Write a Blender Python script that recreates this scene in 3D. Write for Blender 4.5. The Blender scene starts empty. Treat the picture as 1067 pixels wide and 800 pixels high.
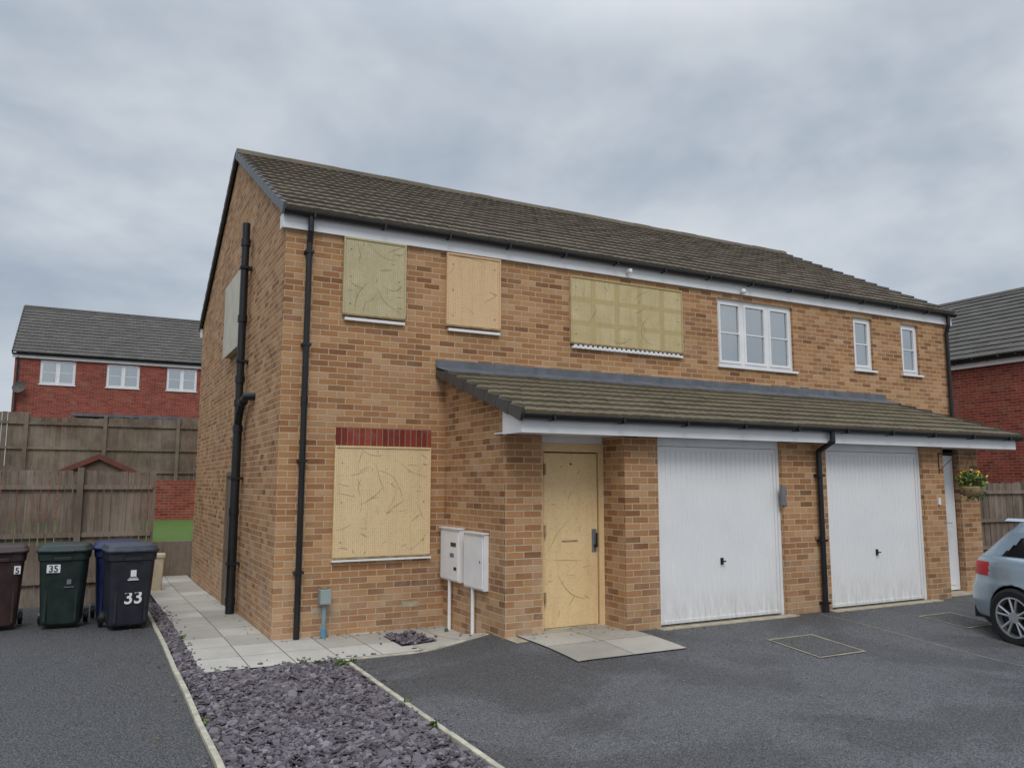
import bpy,bmesh,math,random
import numpy as np
from mathutils import Vector,Matrix
random.seed(5); rng=np.random.default_rng(5)
sc=bpy.context.scene
def S(t):
    t=max(0.0,min(1.0,t)); return t*t*(3-2*t)
def lin(r,g,b):
    f=lambda c:(c/255/12.92) if c/255<=.04045 else ((c/255+.055)/1.055)**2.4
    return (f(r),f(g),f(b),1)
# ------------------------------------------------------------------ node helper
class G:
    def __init__(s,nt): s.nt=nt
    def set(s,sock,v):
        if v is None: return
        if isinstance(v,bpy.types.NodeSocket): s.nt.links.new(v,sock)
        else:
            if isinstance(v,(tuple,list)) and sock.type=='VECTOR': v=tuple(v)[:3]
            sock.default_value=v
    def n(s,typ,ins={},**at):
        nd=s.nt.nodes.new(typ)
        for k,v in at.items(): setattr(nd,k,v)
        for k,v in ins.items(): s.set(nd.inputs[k],v)
        return nd
    def m(s,op,a,b=None,c=None,clamp=False):
        nd=s.nt.nodes.new('ShaderNodeMath'); nd.operation=op; nd.use_clamp=clamp
        for i,v in enumerate((a,b,c)):
            if v is not None: s.set(nd.inputs[i],v)
        return nd.outputs[0]
    def mix(s,f,a,b,bt='MIX'):
        nd=s.nt.nodes.new('ShaderNodeMix'); nd.data_type='RGBA'; nd.blend_type=bt; nd.clamp_factor=True
        s.set(nd.inputs[0],f); s.set(nd.inputs[6],a); s.set(nd.inputs[7],b); return nd.outputs[2]
    def ramp(s,f,stops,interp='LINEAR'):
        nd=s.nt.nodes.new('ShaderNodeValToRGB'); cr=nd.color_ramp; cr.interpolation=interp
        while len(cr.elements)<len(stops): cr.elements.new(.5)
        for e,(p,c) in zip(cr.elements,stops): e.position=p; e.color=c
        s.set(nd.inputs[0],f); return nd.outputs[0]
    def noise(s,vec,scale,detail=3,rough=.55,dist=0):
        nd=s.n('ShaderNodeTexNoise',{'Scale':scale,'Detail':detail,'Roughness':rough,'Distortion':dist})
        s.set(nd.inputs['Vector'],vec); return nd.outputs['Fac']
    def rng(s,v,a,b,c=0.,d=1.,smooth=False):
        nd=s.n('ShaderNodeMapRange',{'From Min':a,'From Max':b,'To Min':c,'To Max':d})
        if smooth: nd.interpolation_type='SMOOTHSTEP'
        s.set(nd.inputs['Value'],v); return nd.outputs[0]
    def vec(s,x,y,z=0.):
        nd=s.nt.nodes.new('ShaderNodeCombineXYZ')
        for i,v in enumerate((x,y,z)): s.set(nd.inputs[i],v)
        return nd.outputs[0]
    def bump(s,h,st,dist):
        nd=s.n('ShaderNodeBump',{'Strength':st,'Distance':dist}); s.set(nd.inputs['Height'],h); return nd.outputs[0]
def newmat(name):
    m=bpy.data.materials.new(name); m.use_nodes=True
    nt=m.node_tree; b=nt.nodes['Principled BSDF']; g=G(nt)
    co=g.n('ShaderNodeTexCoord').outputs['Object']
    return m,g,b,co
def sepxyz(g,v):
    o=g.n('ShaderNodeSeparateXYZ',{0:v}).outputs; return o[0],o[1],o[2]
def plain(name,col,rough=.6,var=.15,scale=6,metal=0,spec=.5,bumpst=.0,bscale=60,coat=0):
    m,g,b,co=newmat(name)
    n=g.noise(co,scale,3)
    lo=tuple(c*(1-var) for c in col[:3])+(1,); hi=tuple(min(1,c*(1+var)) for c in col[:3])+(1,)
    g.set(b.inputs['Base Color'],g.mix(g.rng(n,.3,.7),lo,hi))
    g.set(b.inputs['Roughness'],g.rng(n,.3,.7,max(0,rough-.08),min(1,rough+.08)))
    b.inputs['Metallic'].default_value=metal
    b.inputs['Specular IOR Level'].default_value=spec
    if coat: b.inputs['Coat Weight'].default_value=coat
    if bumpst: g.set(b.inputs['Normal'],g.bump(g.noise(co,bscale,3),bumpst,.01))
    return m
def uvwall(g,co,floor=False):
    x,y,z=sepxyz(g,co)
    if floor: return x,y,z
    nx,ny,nz=sepxyz(g,g.n('ShaderNodeNewGeometry').outputs['Normal'])
    isx=g.m('GREATER_THAN',g.m('ABSOLUTE',nx),.6)
    u=g.m('ADD',g.m('MULTIPLY',y,isx),g.m('MULTIPLY',x,g.m('SUBTRACT',1.,isx)))
    return u,z,y
def cellmat(name,stops,mortar,bw=.225,bh=.075,mt=.0055,off=.5,floor=False,rough=.85,weather=.3,bd=.006,lowpale=False,ox=0.,oy=0.,edge=.0018):
    m,g,b,co=newmat(name)
    u,v,_=uvwall(g,co,floor)
    wob=g.m('MULTIPLY',g.m('SUBTRACT',g.noise(co,9,0),.5),.005)
    v0=g.m('ADD',g.m('ADD',v,300*bh+oy),wob); u0=g.m('ADD',u,300*bw+ox)
    rv=g.m('DIVIDE',v0,bh); row=g.m('FLOOR',rv); fv=g.m('MULTIPLY',g.m('FRACT',rv),bh)
    sh=g.m('MULTIPLY',g.m('MODULO',row,2.),off)
    ru=g.m('ADD',g.m('DIVIDE',u0,bw),sh); col=g.m('FLOOR',ru); fu=g.m('MULTIPLY',g.m('FRACT',ru),bw)
    d=g.m('MINIMUM',g.m('MINIMUM',fu,g.m('SUBTRACT',bw,fu)),g.m('MINIMUM',fv,g.m('SUBTRACT',bh,fv)))
    d=g.m('ADD',d,g.m('MULTIPLY',g.m('SUBTRACT',g.noise(co,70,0),.5),mt*.6))
    mask=g.rng(d,mt-edge,mt+edge,0.,1.,True)
    wn=g.n('ShaderNodeTexWhiteNoise',{},noise_dimensions='3D'); g.set(wn.inputs['Vector'],g.vec(col,row,3.))
    c=g.ramp(wn.outputs['Value'],stops)
    n1=g.noise(co,45,3,.75); c=g.mix(g.rng(n1,.35,.72,0,.38),c,g.mix(.5,c,(.03,.02,.014,1)))
    n2=g.noise(co,.9,4,.6)
    c=g.mix(g.rng(n2,.35,.7,0,weather),c,g.mix(.5,c,(.05,.045,.04,1)))
    n3=g.noise(co,2.3,4,.7)
    pale=g.rng(n3,.52,.75,0,.35)
    if lowpale: pale=g.m('ADD',pale,g.m('MULTIPLY',g.rng(v,1.1,-.1,0,.45),g.rng(n3,.35,.6)))
    c=g.mix(g.m('MULTIPLY',pale,.6),c,(.52,.44,.34,1) if not floor else (.5,.47,.42,1))
    mo=g.mix(g.rng(n2,.3,.7,0,.5),mortar,tuple(q*.65 for q in mortar[:3])+(1,))
    g.set(b.inputs['Base Color'],g.mix(mask,mo,c))
    b.inputs['Roughness'].default_value=rough; b.inputs['Specular IOR Level'].default_value=.25
    hh=g.m('ADD',mask,g.m('MULTIPLY',n1,.35))
    g.set(b.inputs['Normal'],g.bump(hh,.6,bd))
    return m
BUFF=[(0,lin(134,89,58)),(.10,lin(159,110,72)),(.3,lin(173,123,81)),(.5,lin(182,132,88)),(.7,lin(188,141,97)),(.88,lin(200,156,115)),(1,lin(152,102,66))]
M={}
M['brick']=cellmat('buff_brick',BUFF,lin(196,180,152),lowpale=True)
M['soldier']=cellmat('red_soldier_brick',[(0,lin(112,46,36)),(.5,lin(140,60,46)),(1,lin(156,76,56))],lin(150,120,104),bw=.075,bh=.225,off=0,oy=.14)
RED=[(0,lin(116,52,40)),(.4,lin(142,66,52)),(.8,lin(158,78,60)),(1,lin(128,58,46))]
M['redbrick']=cellmat('red_brick',RED,lin(158,124,110))
M['slab']=cellmat('concrete_slabs',[(0,lin(172,168,158)),(.5,lin(192,188,178)),(1,lin(208,204,194))],lin(112,108,94),bw=.45,bh=.6,mt=.005,off=.0,floor=True,weather=.6,bd=.006,ox=0,oy=.1,edge=.003)
M['slab2']=cellmat('porch_slabs',[(0,lin(172,166,154)),(.5,lin(184,178,166)),(1,lin(196,190,178))],lin(108,104,90),bw=.665,bh=.6,mt=.005,off=.0,floor=True,weather=.6,bd=.006,ox=-2.27,oy=-.03,edge=.003)
def tilemat(name,a,b2,moss,mosst):
    m,g,b,co=newmat(name)
    wn=g.n('ShaderNodeNewGeometry').outputs['Random Per Island']
    n=g.noise(co,1.4,4,.65); n2=g.noise(co,30,3,.7)
    c=g.mix(g.rng(n,.3,.7),a,b2)
    c=g.mix(g.rng(wn,0,1,0,.4),c,g.mix(.5,c,(.03,.028,.025,1)))
    c=g.mix(g.rng(n2,.35,.7,0,.5),c,g.mix(.6,c,(.02,.02,.018,1)))
    mm=g.m('MULTIPLY',g.rng(g.noise(co,3.6,5,.75),mosst,mosst+.2),g.rng(n2,.3,.6,0,.7))
    c=g.mix(mm,c,moss)
    g.set(b.inputs['Base Color'],c); b.inputs['Roughness'].default_value=.9; b.inputs['Specular IOR Level'].default_value=.2
    g.set(b.inputs['Normal'],g.bump(n2,.5,.006))
    return m
M['tile']=tilemat('roof_tiles',lin(108,98,86),lin(126,116,102),lin(116,108,84),.52)
M['tile2']=tilemat('lower_roof_tiles',lin(108,99,83),lin(127,116,98),lin(110,105,72),.46)
M['tileg']=tilemat('grey_roof_tiles',lin(96,94,90),lin(110,107,102),lin(100,98,88),.6)
M['verge']=plain('verge_caps',lin(112,114,118),.7,.2)
M['verge2']=plain('verge_caps_dark',lin(78,74,70),.7,.2)
M['white']=plain('white_upvc',lin(230,230,230),.35,.06,3)
M['black']=plain('black_plastic',lin(24,25,28),.4,.25,4)
M['lead']=plain('lead_flashing',lin(92,96,102),.5,.25,5,bumpst=.3,bscale=12)
M['conc']=plain('concrete_edging',lin(180,174,156),.9,.28,8,bumpst=.4)
M['thresh']=plain('concrete_threshold',lin(168,158,136),.9,.25,8,bumpst=.4)
M['dark']=plain('dark_interior',lin(32,32,34),.9,.1)
M['curtain']=plain('curtain',lin(210,210,206),.9,.06,3)
M['scratch']=plain('board_scratches',lin(112,94,64),.8,.3,10)
def woodmat(name,a,b2):
    m,g,b,co=newmat(name)
    x,y,z=sepxyz(g,co)
    isl=g.n('ShaderNodeNewGeometry').outputs['Random Per Island']
    st=g.noise(g.vec(g.m('MULTIPLY',x,30.),g.m('MULTIPLY',y,30.),g.m('MULTIPLY',z,2.)),1.5,3,.7)
    c=g.mix(g.rng(st,.3,.7),a,b2)
    c=g.mix(g.rng(isl,0,1,0,.85),c,g.mix(.5,c,(.04,.032,.026,1)))
    big=g.noise(co,1.2,4)
    c=g.mix(g.rng(big,.48,.68,0,.5),c,lin(156,144,132))
    c=g.mix(g.rng(big,.46,.3,0,.5),c,lin(74,64,54))
    g.set(b.inputs['Base Color'],c); b.inputs['Roughness'].default_value=.9; b.inputs['Specular IOR Level'].default_value=.15
    g.set(b.inputs['Normal'],g.bump(st,.4,.004)); return m
M['wood']=woodmat('weathered_wood',lin(112,99,87),lin(148,134,120))
M['wood2']=woodmat('weathered_wood_dark',lin(106,92,80),lin(138,122,108))
def boardmat(name,col,dirty,grid=False,perf=True,stain=lin(138,130,100),seed=0.):
    m,g,b,co=newmat(name)
    u,v,_=uvwall(g,co)
    c=col
    if grid:
        fu=g.m('FRACT',g.m('DIVIDE',g.m('SUBTRACT',u,4.02),.42)); fv=g.m('FRACT',g.m('DIVIDE',g.m('SUBTRACT',v,3.62),.345))
        k=g.m('MULTIPLY',g.rng(g.m('ABSOLUTE',g.m('SUBTRACT',fu,.5)),.42,.36),g.rng(g.m('ABSOLUTE',g.m('SUBTRACT',fv,.5)),.42,.36))
        k=g.m('MULTIPLY',k,g.m('MULTIPLY',g.m('GREATER_THAN',v,3.68),g.m('LESS_THAN',v,4.64)))
        k=g.m('MULTIPLY',k,g.rng(g.noise(co,3,2),.3,.6,.3,.85))
        c=g.mix(k,lin(192,172,124),lin(212,196,154))
    n=g.noise(co,2.6,5,.75); ns=g.noise(g.vec(g.m('MULTIPLY',u,9.),g.m('MULTIPLY',v,.9),seed),1.3,4,.7)
    c=g.mix(g.rng(n,.40,.75,0,dirty),c,stain)
    c=g.mix(g.rng(ns,.5,.8,0,.4),c,g.mix(.6,c,lin(130,112,80)))
    n4=g.noise(co,40,3,.8)
    c=g.mix(g.rng(n4,.52,.75,0,.45),c,lin(146,124,86))
    if perf:
        k=6.2832/.05
        a=g.m('SINE',g.m('MULTIPLY',g.m('ADD',u,v),k)); bb=g.m('SINE',g.m('MULTIPLY',g.m('SUBTRACT',u,v),k))
        pf=g.rng(g.m('MULTIPLY',a,bb),.15,.7)
        c=g.mix(g.m('MULTIPLY',pf,.34),c,lin(120,102,70))
    g.set(b.inputs['Base Color'],c); b.inputs['Roughness'].default_value=.68; b.inputs['Specular IOR Level'].default_value=.25
    g.set(b.inputs['Normal'],g.bump(n4,.2,.004)); return m
M['b1']=boardmat('steel_screen_olive',lin(200,187,150),.6,stain=lin(160,150,116),seed=1.)
M['b2']=boardmat('steel_screen_orange',lin(226,191,148),.3,stain=lin(204,166,122),seed=2.)
M['b3']=boardmat('steel_screen_grid',lin(206,188,142),.35,grid=True,stain=lin(168,152,110),seed=3.)
M['b4']=boardmat('steel_screen_cream',lin(230,204,160),.35,stain=lin(206,180,136),seed=4.)
M['bd']=boardmat('steel_door_cream',lin(228,198,150),.35,perf=False,stain=lin(206,174,126),seed=5.)
M['rim']=plain('steel_rim',lin(150,130,96),.6,.3,12)
M['sdoor']=plain('side_door_paint',lin(112,96,80),.6,.2)
m,g,b,co=newmat('garage_door_paint'); x,y,z=sepxyz(g,co)
gr=g.m('MULTIPLY',g.rng(z,.5,-.02,0,1),g.rng(g.noise(g.vec(g.m('MULTIPLY',x,12.),y,g.m('MULTIPLY',z,2.)),1.5,4,.7),.4,.75))
c=g.mix(g.rng(g.noise(co,1.5,4),.4,.7,0,.2),lin(232,231,230),lin(200,201,202)); c=g.mix(g.m('MULTIPLY',gr,.6),c,lin(150,146,136))
g.set(b.inputs['Base Color'],c); b.inputs['Roughness'].default_value=.42; M['garage']=m
def tarmac(name,dark,pale,t0,t1,rough=.75):
    m,g,b,co=newmat(name)
    n=g.noise(co,.55,5,.6,.35); n2=g.noise(co,110,1,.8); n3=g.noise(co,3.5,4,.7); n4=g.noise(co,26,3,.8)
    k=g.m('MULTIPLY',g.rng(n,t0,t1,0,1,True),g.rng(n3,.3,.52,.35,1.))
    c=g.mix(k,dark,pale)
    c=g.mix(g.rng(n4,.35,.68),g.mix(.4,c,(.006,.006,.007,1)),g.mix(.12,c,(.35,.35,.36,1)))
    c=g.mix(g.rng(n2,.32,.68),g.mix(.85,c,(.006,.006,.007,1)),g.mix(.38,c,(.35,.35,.36,1)))
    vo=g.n('ShaderNodeTexVoronoi',{'Scale':42.}); g.set(vo.inputs['Vector'],co)
    c=g.mix(g.m('MULTIPLY',g.m('LESS_THAN',vo.outputs['Distance'],.24),.45),c,(.36,.36,.35,1))
    g.set(b.inputs['Base Color'],c)
    g.set(b.inputs['Roughness'],g.rng(k,0,1,rough-.18,rough+.12)); b.inputs['Specular IOR Level'].default_value=.35
    h=g.m('ADD',g.m('MULTIPLY',vo.outputs['Distance'],1.2),n2)
    g.set(b.inputs['Normal'],g.bump(h,1.,.014)); return m
M['tar']=tarmac('tarmac_drive',lin(56,57,60),lin(126,126,128),.45,.55)
M['tarL']=tarmac('tarmac_left',lin(62,63,64),lin(84,85,86),.45,.7)
M['base']=tarmac('ground_surface',lin(80,82,76),lin(100,100,92),.4,.6)
m,g,b,co=newmat('slate_chips'); isl=g.n('ShaderNodeNewGeometry').outputs['Random Per Island']
c=g.ramp(isl,[(0,lin(66,59,65)),(.3,lin(96,88,94)),(.6,lin(114,106,112)),(.85,lin(136,129,133)),(1,lin(88,83,90))])
c=g.mix(g.rng(g.noise(co,40,3),.35,.7,0,.4),c,lin(86,77,81))
g.set(b.inputs['Base Color'],c); b.inputs['Roughness'].default_value=.6; M['slate']=m
M['slatebed']=plain('slate_bed',lin(50,44,49),.95,.3,20)
m,g,b,co=newmat('grass'); c=g.mix(g.noise(co,30,4,.8),lin(62,92,36),lin(112,140,62)); g.set(b.inputs['Base Color'],c); b.inputs['Roughness'].default_value=.9
g.set(b.inputs['Normal'],g.bump(g.noise(co,80,3),1.,.03)); M['grass']=m
m,g,b,co=newmat('leaf'); isl=g.n('ShaderNodeNewGeometry').outputs['Random Per Island']
g.set(b.inputs['Base Color'],g.ramp(isl,[(0,lin(44,66,28)),(.6,lin(82,108,50)),(1,lin(116,136,72))])); b.inputs['Roughness'].default_value=.6; M['leaf']=m
m,g,b,co=newmat('dead_leaf'); isl=g.n('ShaderNodeNewGeometry').outputs['Random Per Island']
g.set(b.inputs['Base Color'],g.ramp(isl,[(0,lin(80,60,38)),(.6,lin(132,100,58)),(1,lin(168,146,100))])); b.inputs['Roughness'].default_value=.8; M['dleaf']=m
M['petal']=plain('petals',lin(236,200,60),.6,.1)
m=bpy.data.materials.new('window_glass'); m.use_nodes=True; nt=m.node_tree; nt.nodes.clear(); g=G(nt)
out=g.n('ShaderNodeOutputMaterial'); gl=g.n('ShaderNodeBsdfGlossy',{'Color':(.88,.92,.94,1),'Roughness':.02}); tr=g.n('ShaderNodeBsdfTransparent',{'Color':(.75,.8,.8,1)})
fr=g.n('ShaderNodeFresnel',{'IOR':1.9}); mx=g.n('ShaderNodeMixShader'); g.set(mx.inputs[0],g.m('ADD',fr.outputs[0],.42)); g.set(mx.inputs[1],tr.outputs[0]); g.set(mx.inputs[2],gl.outputs[0]); g.set(out.inputs[0],mx.outputs[0]); M['glass']=m
# ------------------------------------------------------------------ mesh builder
class B:
    def __init__(s,name,parent=None,smooth=False,T=None):
        s.name=name;s.v=[];s.f=[];s.mi=[];s.mats=[];s.parent=parent;s.smooth=smooth;s.T=T
    def mid(s,k):
        m=M[k] if isinstance(k,str) else k
        if m not in s.mats: s.mats.append(m)
        return s.mats.index(m)
    def add(s,vs,fs,k):
        o=len(s.v); i=s.mid(k)
        if s.T: vs=[s.T(*p) for p in vs]
        s.v+=[tuple(p) for p in vs]; s.f+=[tuple(o+a for a in f) for f in fs]; s.mi+=[i]*len(fs)
    def box(s,x0,x1,y0,y1,z0,z1,k,bev=0):
        s.add([(x0,y0,z0),(x1,y0,z0),(x1,y1,z0),(x0,y1,z0),(x0,y0,z1),(x1,y0,z1),(x1,y1,z1),(x0,y1,z1)],
              [(0,3,2,1),(4,5,6,7),(0,1,5,4),(1,2,6,5),(2,3,7,6),(3,0,4,7)],k)
    def poly(s,pts,k): s.add(pts,[tuple(range(len(pts)))],k)
    def prismx(s,prof,x0,x1,k,caps=True):
        n=len(prof); vs=[(x0,a,b) for a,b in prof]+[(x1,a,b) for a,b in prof]
        fs=[(i,(i+1)%n,n+(i+1)%n,n+i) for i in range(n)]
        if caps: fs+=[tuple(range(n))[::-1],tuple(range(n,2*n))]
        s.add(vs,fs,k)
    def tube(s,pts,r,k,seg=14,ball=True):
        for a,b in zip(pts[:-1],pts[1:]):
            a=Vector(a);b=Vector(b);d=(b-a).normalized();q=d.to_track_quat('Z','Y')
            rr=[q@Vector((math.cos(t)*r,math.sin(t)*r,0)) for t in [6.2832*i/seg for i in range(seg)]]
            vs=[tuple(a+c) for c in rr]+[tuple(b+c) for c in rr]
            s.add(vs,[(i,(i+1)%seg,seg+(i+1)%seg,seg+i) for i in range(seg)]+[tuple(range(seg))[::-1],tuple(range(seg,2*seg))],k)
        if ball:
            for p in pts[1:-1]: s.ball(p,r*1.02,k)
    def ball(s,c,r,k,sx=1,sy=1,sz=1,n=10):
        vs=[];fs=[]
        for i in range(n+1):
            th=math.pi*i/n
            for j in range(2*n):
                ph=math.pi*j/n; vs.append((c[0]+r*sx*math.sin(th)*math.cos(ph),c[1]+r*sy*math.sin(th)*math.sin(ph),c[2]+r*sz*math.cos(th)))
        for i in range(n):
            for j in range(2*n):
                a=i*2*n+j;b_=i*2*n+(j+1)%(2*n); fs.append((a,a+2*n,b_+2*n,b_))
        s.add(vs,fs,k)
    def rings(s,rs,k,cap=True,seg=48,matf=None):
        o=len(s.v);vs=[]
        for cx,cy,hx,hy,z,n in rs:
            for j in range(seg):
                t=6.28318*j/seg;c=math.cos(t);q=math.sin(t)
                vs.append((cx+hx*math.copysign(abs(c)**(2/n),c),cy+hy*math.copysign(abs(q)**(2/n),q),z))
        fs=[]
        for i in range(len(rs)-1):
            for j in range(seg): fs.append((i*seg+j,i*seg+(j+1)%seg,(i+1)*seg+(j+1)%seg,(i+1)*seg+j))
        if matf is None: s.add(vs,fs,k)
        else:
            s.add(vs,[],k)
            for f in fs:
                c=sum((Vector(vs[a]) for a in f),Vector())/4
                s.f.append(tuple(o+a for a in f)); s.mi.append(s.mid(matf(c)))
        if cap:
            i=s.mid(k)
            s.f.append(tuple(o+a for a in range(seg))[::-1]); s.f.append(tuple(o+(len(rs)-1)*seg+a for a in range(seg))); s.mi+=[i,i]
    def done(s,bev=0):
        me=bpy.data.meshes.new(s.name); me.from_pydata(s.v,[],s.f); me.update()
        for m in s.mats: me.materials.append(m)
        me.polygons.foreach_set('material_index',s.mi)
        if s.smooth: me.polygons.foreach_set('use_smooth',[True]*len(me.polygons))
        o=bpy.data.objects.new(s.name,me); sc.collection.objects.link(o)
        if s.parent: o.parent=s.parent
        if bev:
            md=o.modifiers.new('bevel','BEVEL'); md.width=bev; md.segments=2; md.limit_method='ANGLE'
        return o
def empty(name,loc=(0,0,0),rz=0):
    e=bpy.data.objects.new(name,None); e.empty_display_size=.3; e.location=loc; e.rotation_euler=(0,0,rz); sc.collection.objects.link(e); return e
def wall_xz(b,y,x0,x1,z0,z1,holes,k,rev=.09):
    xs=sorted({x0,x1}|{h[0] for h in holes}|{h[1] for h in holes}); zs=sorted({z0,z1}|{h[2] for h in holes}|{h[3] for h in holes})
    for a,c in zip(xs[:-1],xs[1:]):
        for d,e in zip(zs[:-1],zs[1:]):
            mx,mz=(a+c)/2,(d+e)/2
            if any(h[0]<mx<h[1] and h[2]<mz<h[3] for h in holes): continue
            b.poly([(a,y,d),(c,y,d),(c,y,e),(a,y,e)],k)
    for h in holes:
        b.poly([(h[0],y,h[2]),(h[0],y+rev,h[2]),(h[0],y+rev,h[3]),(h[0],y,h[3])],k)
        b.poly([(h[1],y,h[2]),(h[1],y+rev,h[2]),(h[1],y+rev,h[3]),(h[1],y,h[3])],k)
        b.poly([(h[0],y,h[3]),(h[1],y,h[3]),(h[1],y+rev,h[3]),(h[0],y+rev,h[3])],k)
        b.poly([(h[0],y,h[2]),(h[1],y,h[2]),(h[1],y+rev,h[2]),(h[0],y+rev,h[2])],k)
def tiled(b,x0,x1,ye,ze,yt,zt,k,gauge=.33,tw=.3,amp=.005,lift=.036):
    L=math.hypot(yt-ye,zt-ze); n=round(L/gauge); dy,dz=(yt-ye)/L,(zt-ze)/L
    ny,nz=(-dz,dy) if dy>0 else (dz,-dy)
    if nz<0: ny,nz=-ny,-nz
    fr=[(.0,-1.6),(.03,.1),(.12,.8),(.25,1),(.38,.7),(.5,-.2),(.62,.7),(.75,1),(.88,.8),(.97,.1)]
    for i in range(n):
        s0=i*L/n; s1=(i+1)*L/n+.004
        t0=x0-(tw/2 if i%2 else 0)
        while t0<x1:
            xs=[];lf=[]
            jit=random.uniform(-.004,.004); js=random.uniform(-.006,.006)
            for f,p in fr+[(1.0,-1.6)]:
                xx=min(max(t0+f*tw,x0),x1); xs.append(xx); lf.append(p*amp)
            vs=[]
            for xx,p in zip(xs,lf):
                for (ss,ll) in ((s0+js,-.012),(s0+js,lift+p+jit),(s1,.004+p+jit)):
                    vs.append((xx,ye+dy*ss+ny*ll,ze+dz*ss+nz*ll))
            fs=[]
            for j in range(len(xs)-1):
                a=j*3; c=a+3
                fs+=[(a,c,c+1,a+1),(a+1,c+1,c+2,a+2)]
            b.add(vs,fs,k); t0+=tw
def verge(b,x,ye,ze,yt,zt,k,gauge=.33,w=.05,sgn=-1):
    L=math.hypot(yt-ye,zt-ze); n=round(L/gauge); dy,dz=(yt-ye)/L,(zt-ze)/L; nz=abs(dy); ny=-dz*(1 if dy>0 else -1)
    for i in range(n):
        s0=i*L/n+.006; s1=(i+1)*L/n-.006
        vs=[]
        for xx in (x,x+w*sgn):
            for ss,lo,hi in ((s0,-.09,.06),(s1,-.075,.03)):
                for ll in (lo,hi): vs.append((xx,ye+dy*ss+ny*ll,ze+dz*ss+nz*ll))
        b.add(vs,[(0,1,3,2),(4,6,7,5),(0,4,5,1),(2,3,7,6),(1,5,7,3),(0,2,6,4)],k)
def window(b,y,x0,x1,z0,z1,cols,bar=True,curt=True):
    f=.055
    b.box(x0,x1,y,y+.06,z0,z0+f,'white'); b.box(x0,x1,y,y+.06,z1-f,z1,'white')
    b.box(x0,x0+f,y,y+.06,z0+f,z1-f,'white'); b.box(x1-f,x1,y,y+.06,z0+f,z1-f,'white')
    xs=[x0+f]+[x0+(x1-x0)*c for c in cols]+[x1-f]
    for c in xs[1:-1]: b.box(c-.035,c+.035,y,y+.06,z0+f,z1-f,'white')
    for i,(a,c) in enumerate(zip(xs[:-1],xs[1:])):
        a+=.035 if i else 0; c-=.035 if i<len(xs)-2 else 0
        b.box(a,c,y-.012,y+.03,z0+f,z0+f+.04,'white'); b.box(a,c,y-.012,y+.03,z1-f-.04,z1-f,'white')
        b.box(a,a+.04,y-.012,y+.03,z0+f+.04,z1-f-.04,'white'); b.box(c-.04,c,y-.012,y+.03,z0+f+.04,z1-f-.04,'white')
        if bar:
            zm=(z0+z1)/2; b.box(a+.04,c-.04,y-.004,y+.022,zm-.011,zm+.011,'white')
    b.poly([(x0+f,y+.018,z0+f),(x1-f,y+.018,z0+f),(x1-f,y+.018,z1-f),(x0+f,y+.018,z1-f)],'glass')
    b.box(x0+.002,x1-.002,y+.9,y+.92,z0-.3,z1+.2,'dark')
    if curt:
        wv=(x1-x0); cl=[(x0+.02,x0+wv*.36),(x1-wv*.36,x1-.02)]
        for a,c in cl:
            n=18;vs=[]
            for i in range(n+1):
                xx=a+(c-a)*i/n; yy=y+.14+.02*math.sin(i*2.1)
                vs+=[(xx,yy,z0),(xx,yy,z1)]
            b.add(vs,[(2*i,2*i+2,2*i+3,2*i+1) for i in range(n)],'curtain')
def sill(b,x0,x1,y,z):
    b.box(x0-.04,x1+.04,y-.045,y+.05,z-.035,z,'white')
# ================================================================== MAIN HOUSE
W=12.81;D=8.3;YE,ZE=-.11,4.975;YR,ZR=4.15,7.27
house=empty('brick_house')
b=B('walls',house)
wins=[(6.87,8.56,3.54,4.65),(10.07,10.58,3.69,4.65),(11.38,11.88,3.69,4.65)]
wall_xz(b,0,0,W,-.5,4.80,wins,'brick')
sl=(ZR-ZE)/(YR-YE)
zt=lambda y: ZE+sl*((y if y<=YR else 2*YR-y)-YE)-.09
for X in (0,W):
    b.poly([(X,0,-.5),(X,D,-.5),(X,D,zt(D)),(X,YR,zt(YR)),(X,0,zt(0))],'brick')
b.poly([(0,D,-.5),(W,D,-.5),(W,D,4.85),(0,D,4.85)],'brick')
Y1,Y2,YD=-1.72,-2.06,-1.62
r2=lambda y: 3.12+.318*y-.05
XA,XB=2.126,10.684
for X in (XA,XB):
    b.poly([(X,0,-.4),(X,Y1,-.4),(X,Y1,r2(Y1)),(X,0,r2(0))],'brick')
b.poly([(XA,Y1,-.4),(2.6,Y1,-.4),(2.6,Y1,2.3),(XA,Y1,2.3)],'brick')
b.poly([(10.21,Y1,-.4),(XB,Y1,-.4),(XB,Y1,2.3),(10.21,Y1,2.3)],'brick')
b.poly([(2.6,Y1,-.4),(2.6,YD,-.4),(2.6,YD,2.3),(2.6,Y1,2.3)],'brick')
b.poly([(10.21,Y1,-.4),(10.21,YD,-.4),(10.21,YD,2.3),(10.21,Y1,2.3)],'brick')
for a,c in ((3.50,3.98),(5.995,6.814),(8.83,9.31)):
    b.poly([(a,Y2,-.4),(c,Y2,-.4),(c,Y2,2.25),(a,Y2,2.25)],'brick')
    for X in (a,c): b.poly([(X,Y2,-.4),(X,-1.5,-.4),(X,-1.5,2.25),(X,Y2,2.25)],'brick')
b.done()
b=B('brick_lintel',house)
b.box(.68,1.93,-.006,.05,2.115,2.34,'soldier'); b.done()
b=B('roof',house)
tiled(b,-.03,W+.03,YE,ZE,YR,ZR,'tile',gauge=.325)
tiled(b,-.03,W+.03,2*YR-YE,ZE,YR,ZR,'tile',gauge=.325)
b.poly([(-.03,YE+.05,ZE-.05),(W+.03,YE+.05,ZE-.05),(W+.03,YR,ZR-.05),(-.03,YR,ZR-.05)],'dark')
b.poly([(-.03,2*YR-YE-.05,ZE-.05),(W+.03,2*YR-YE-.05,ZE-.05),(W+.03,YR,ZR-.05),(-.03,YR,ZR-.05)],'dark')
x=-.06
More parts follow.
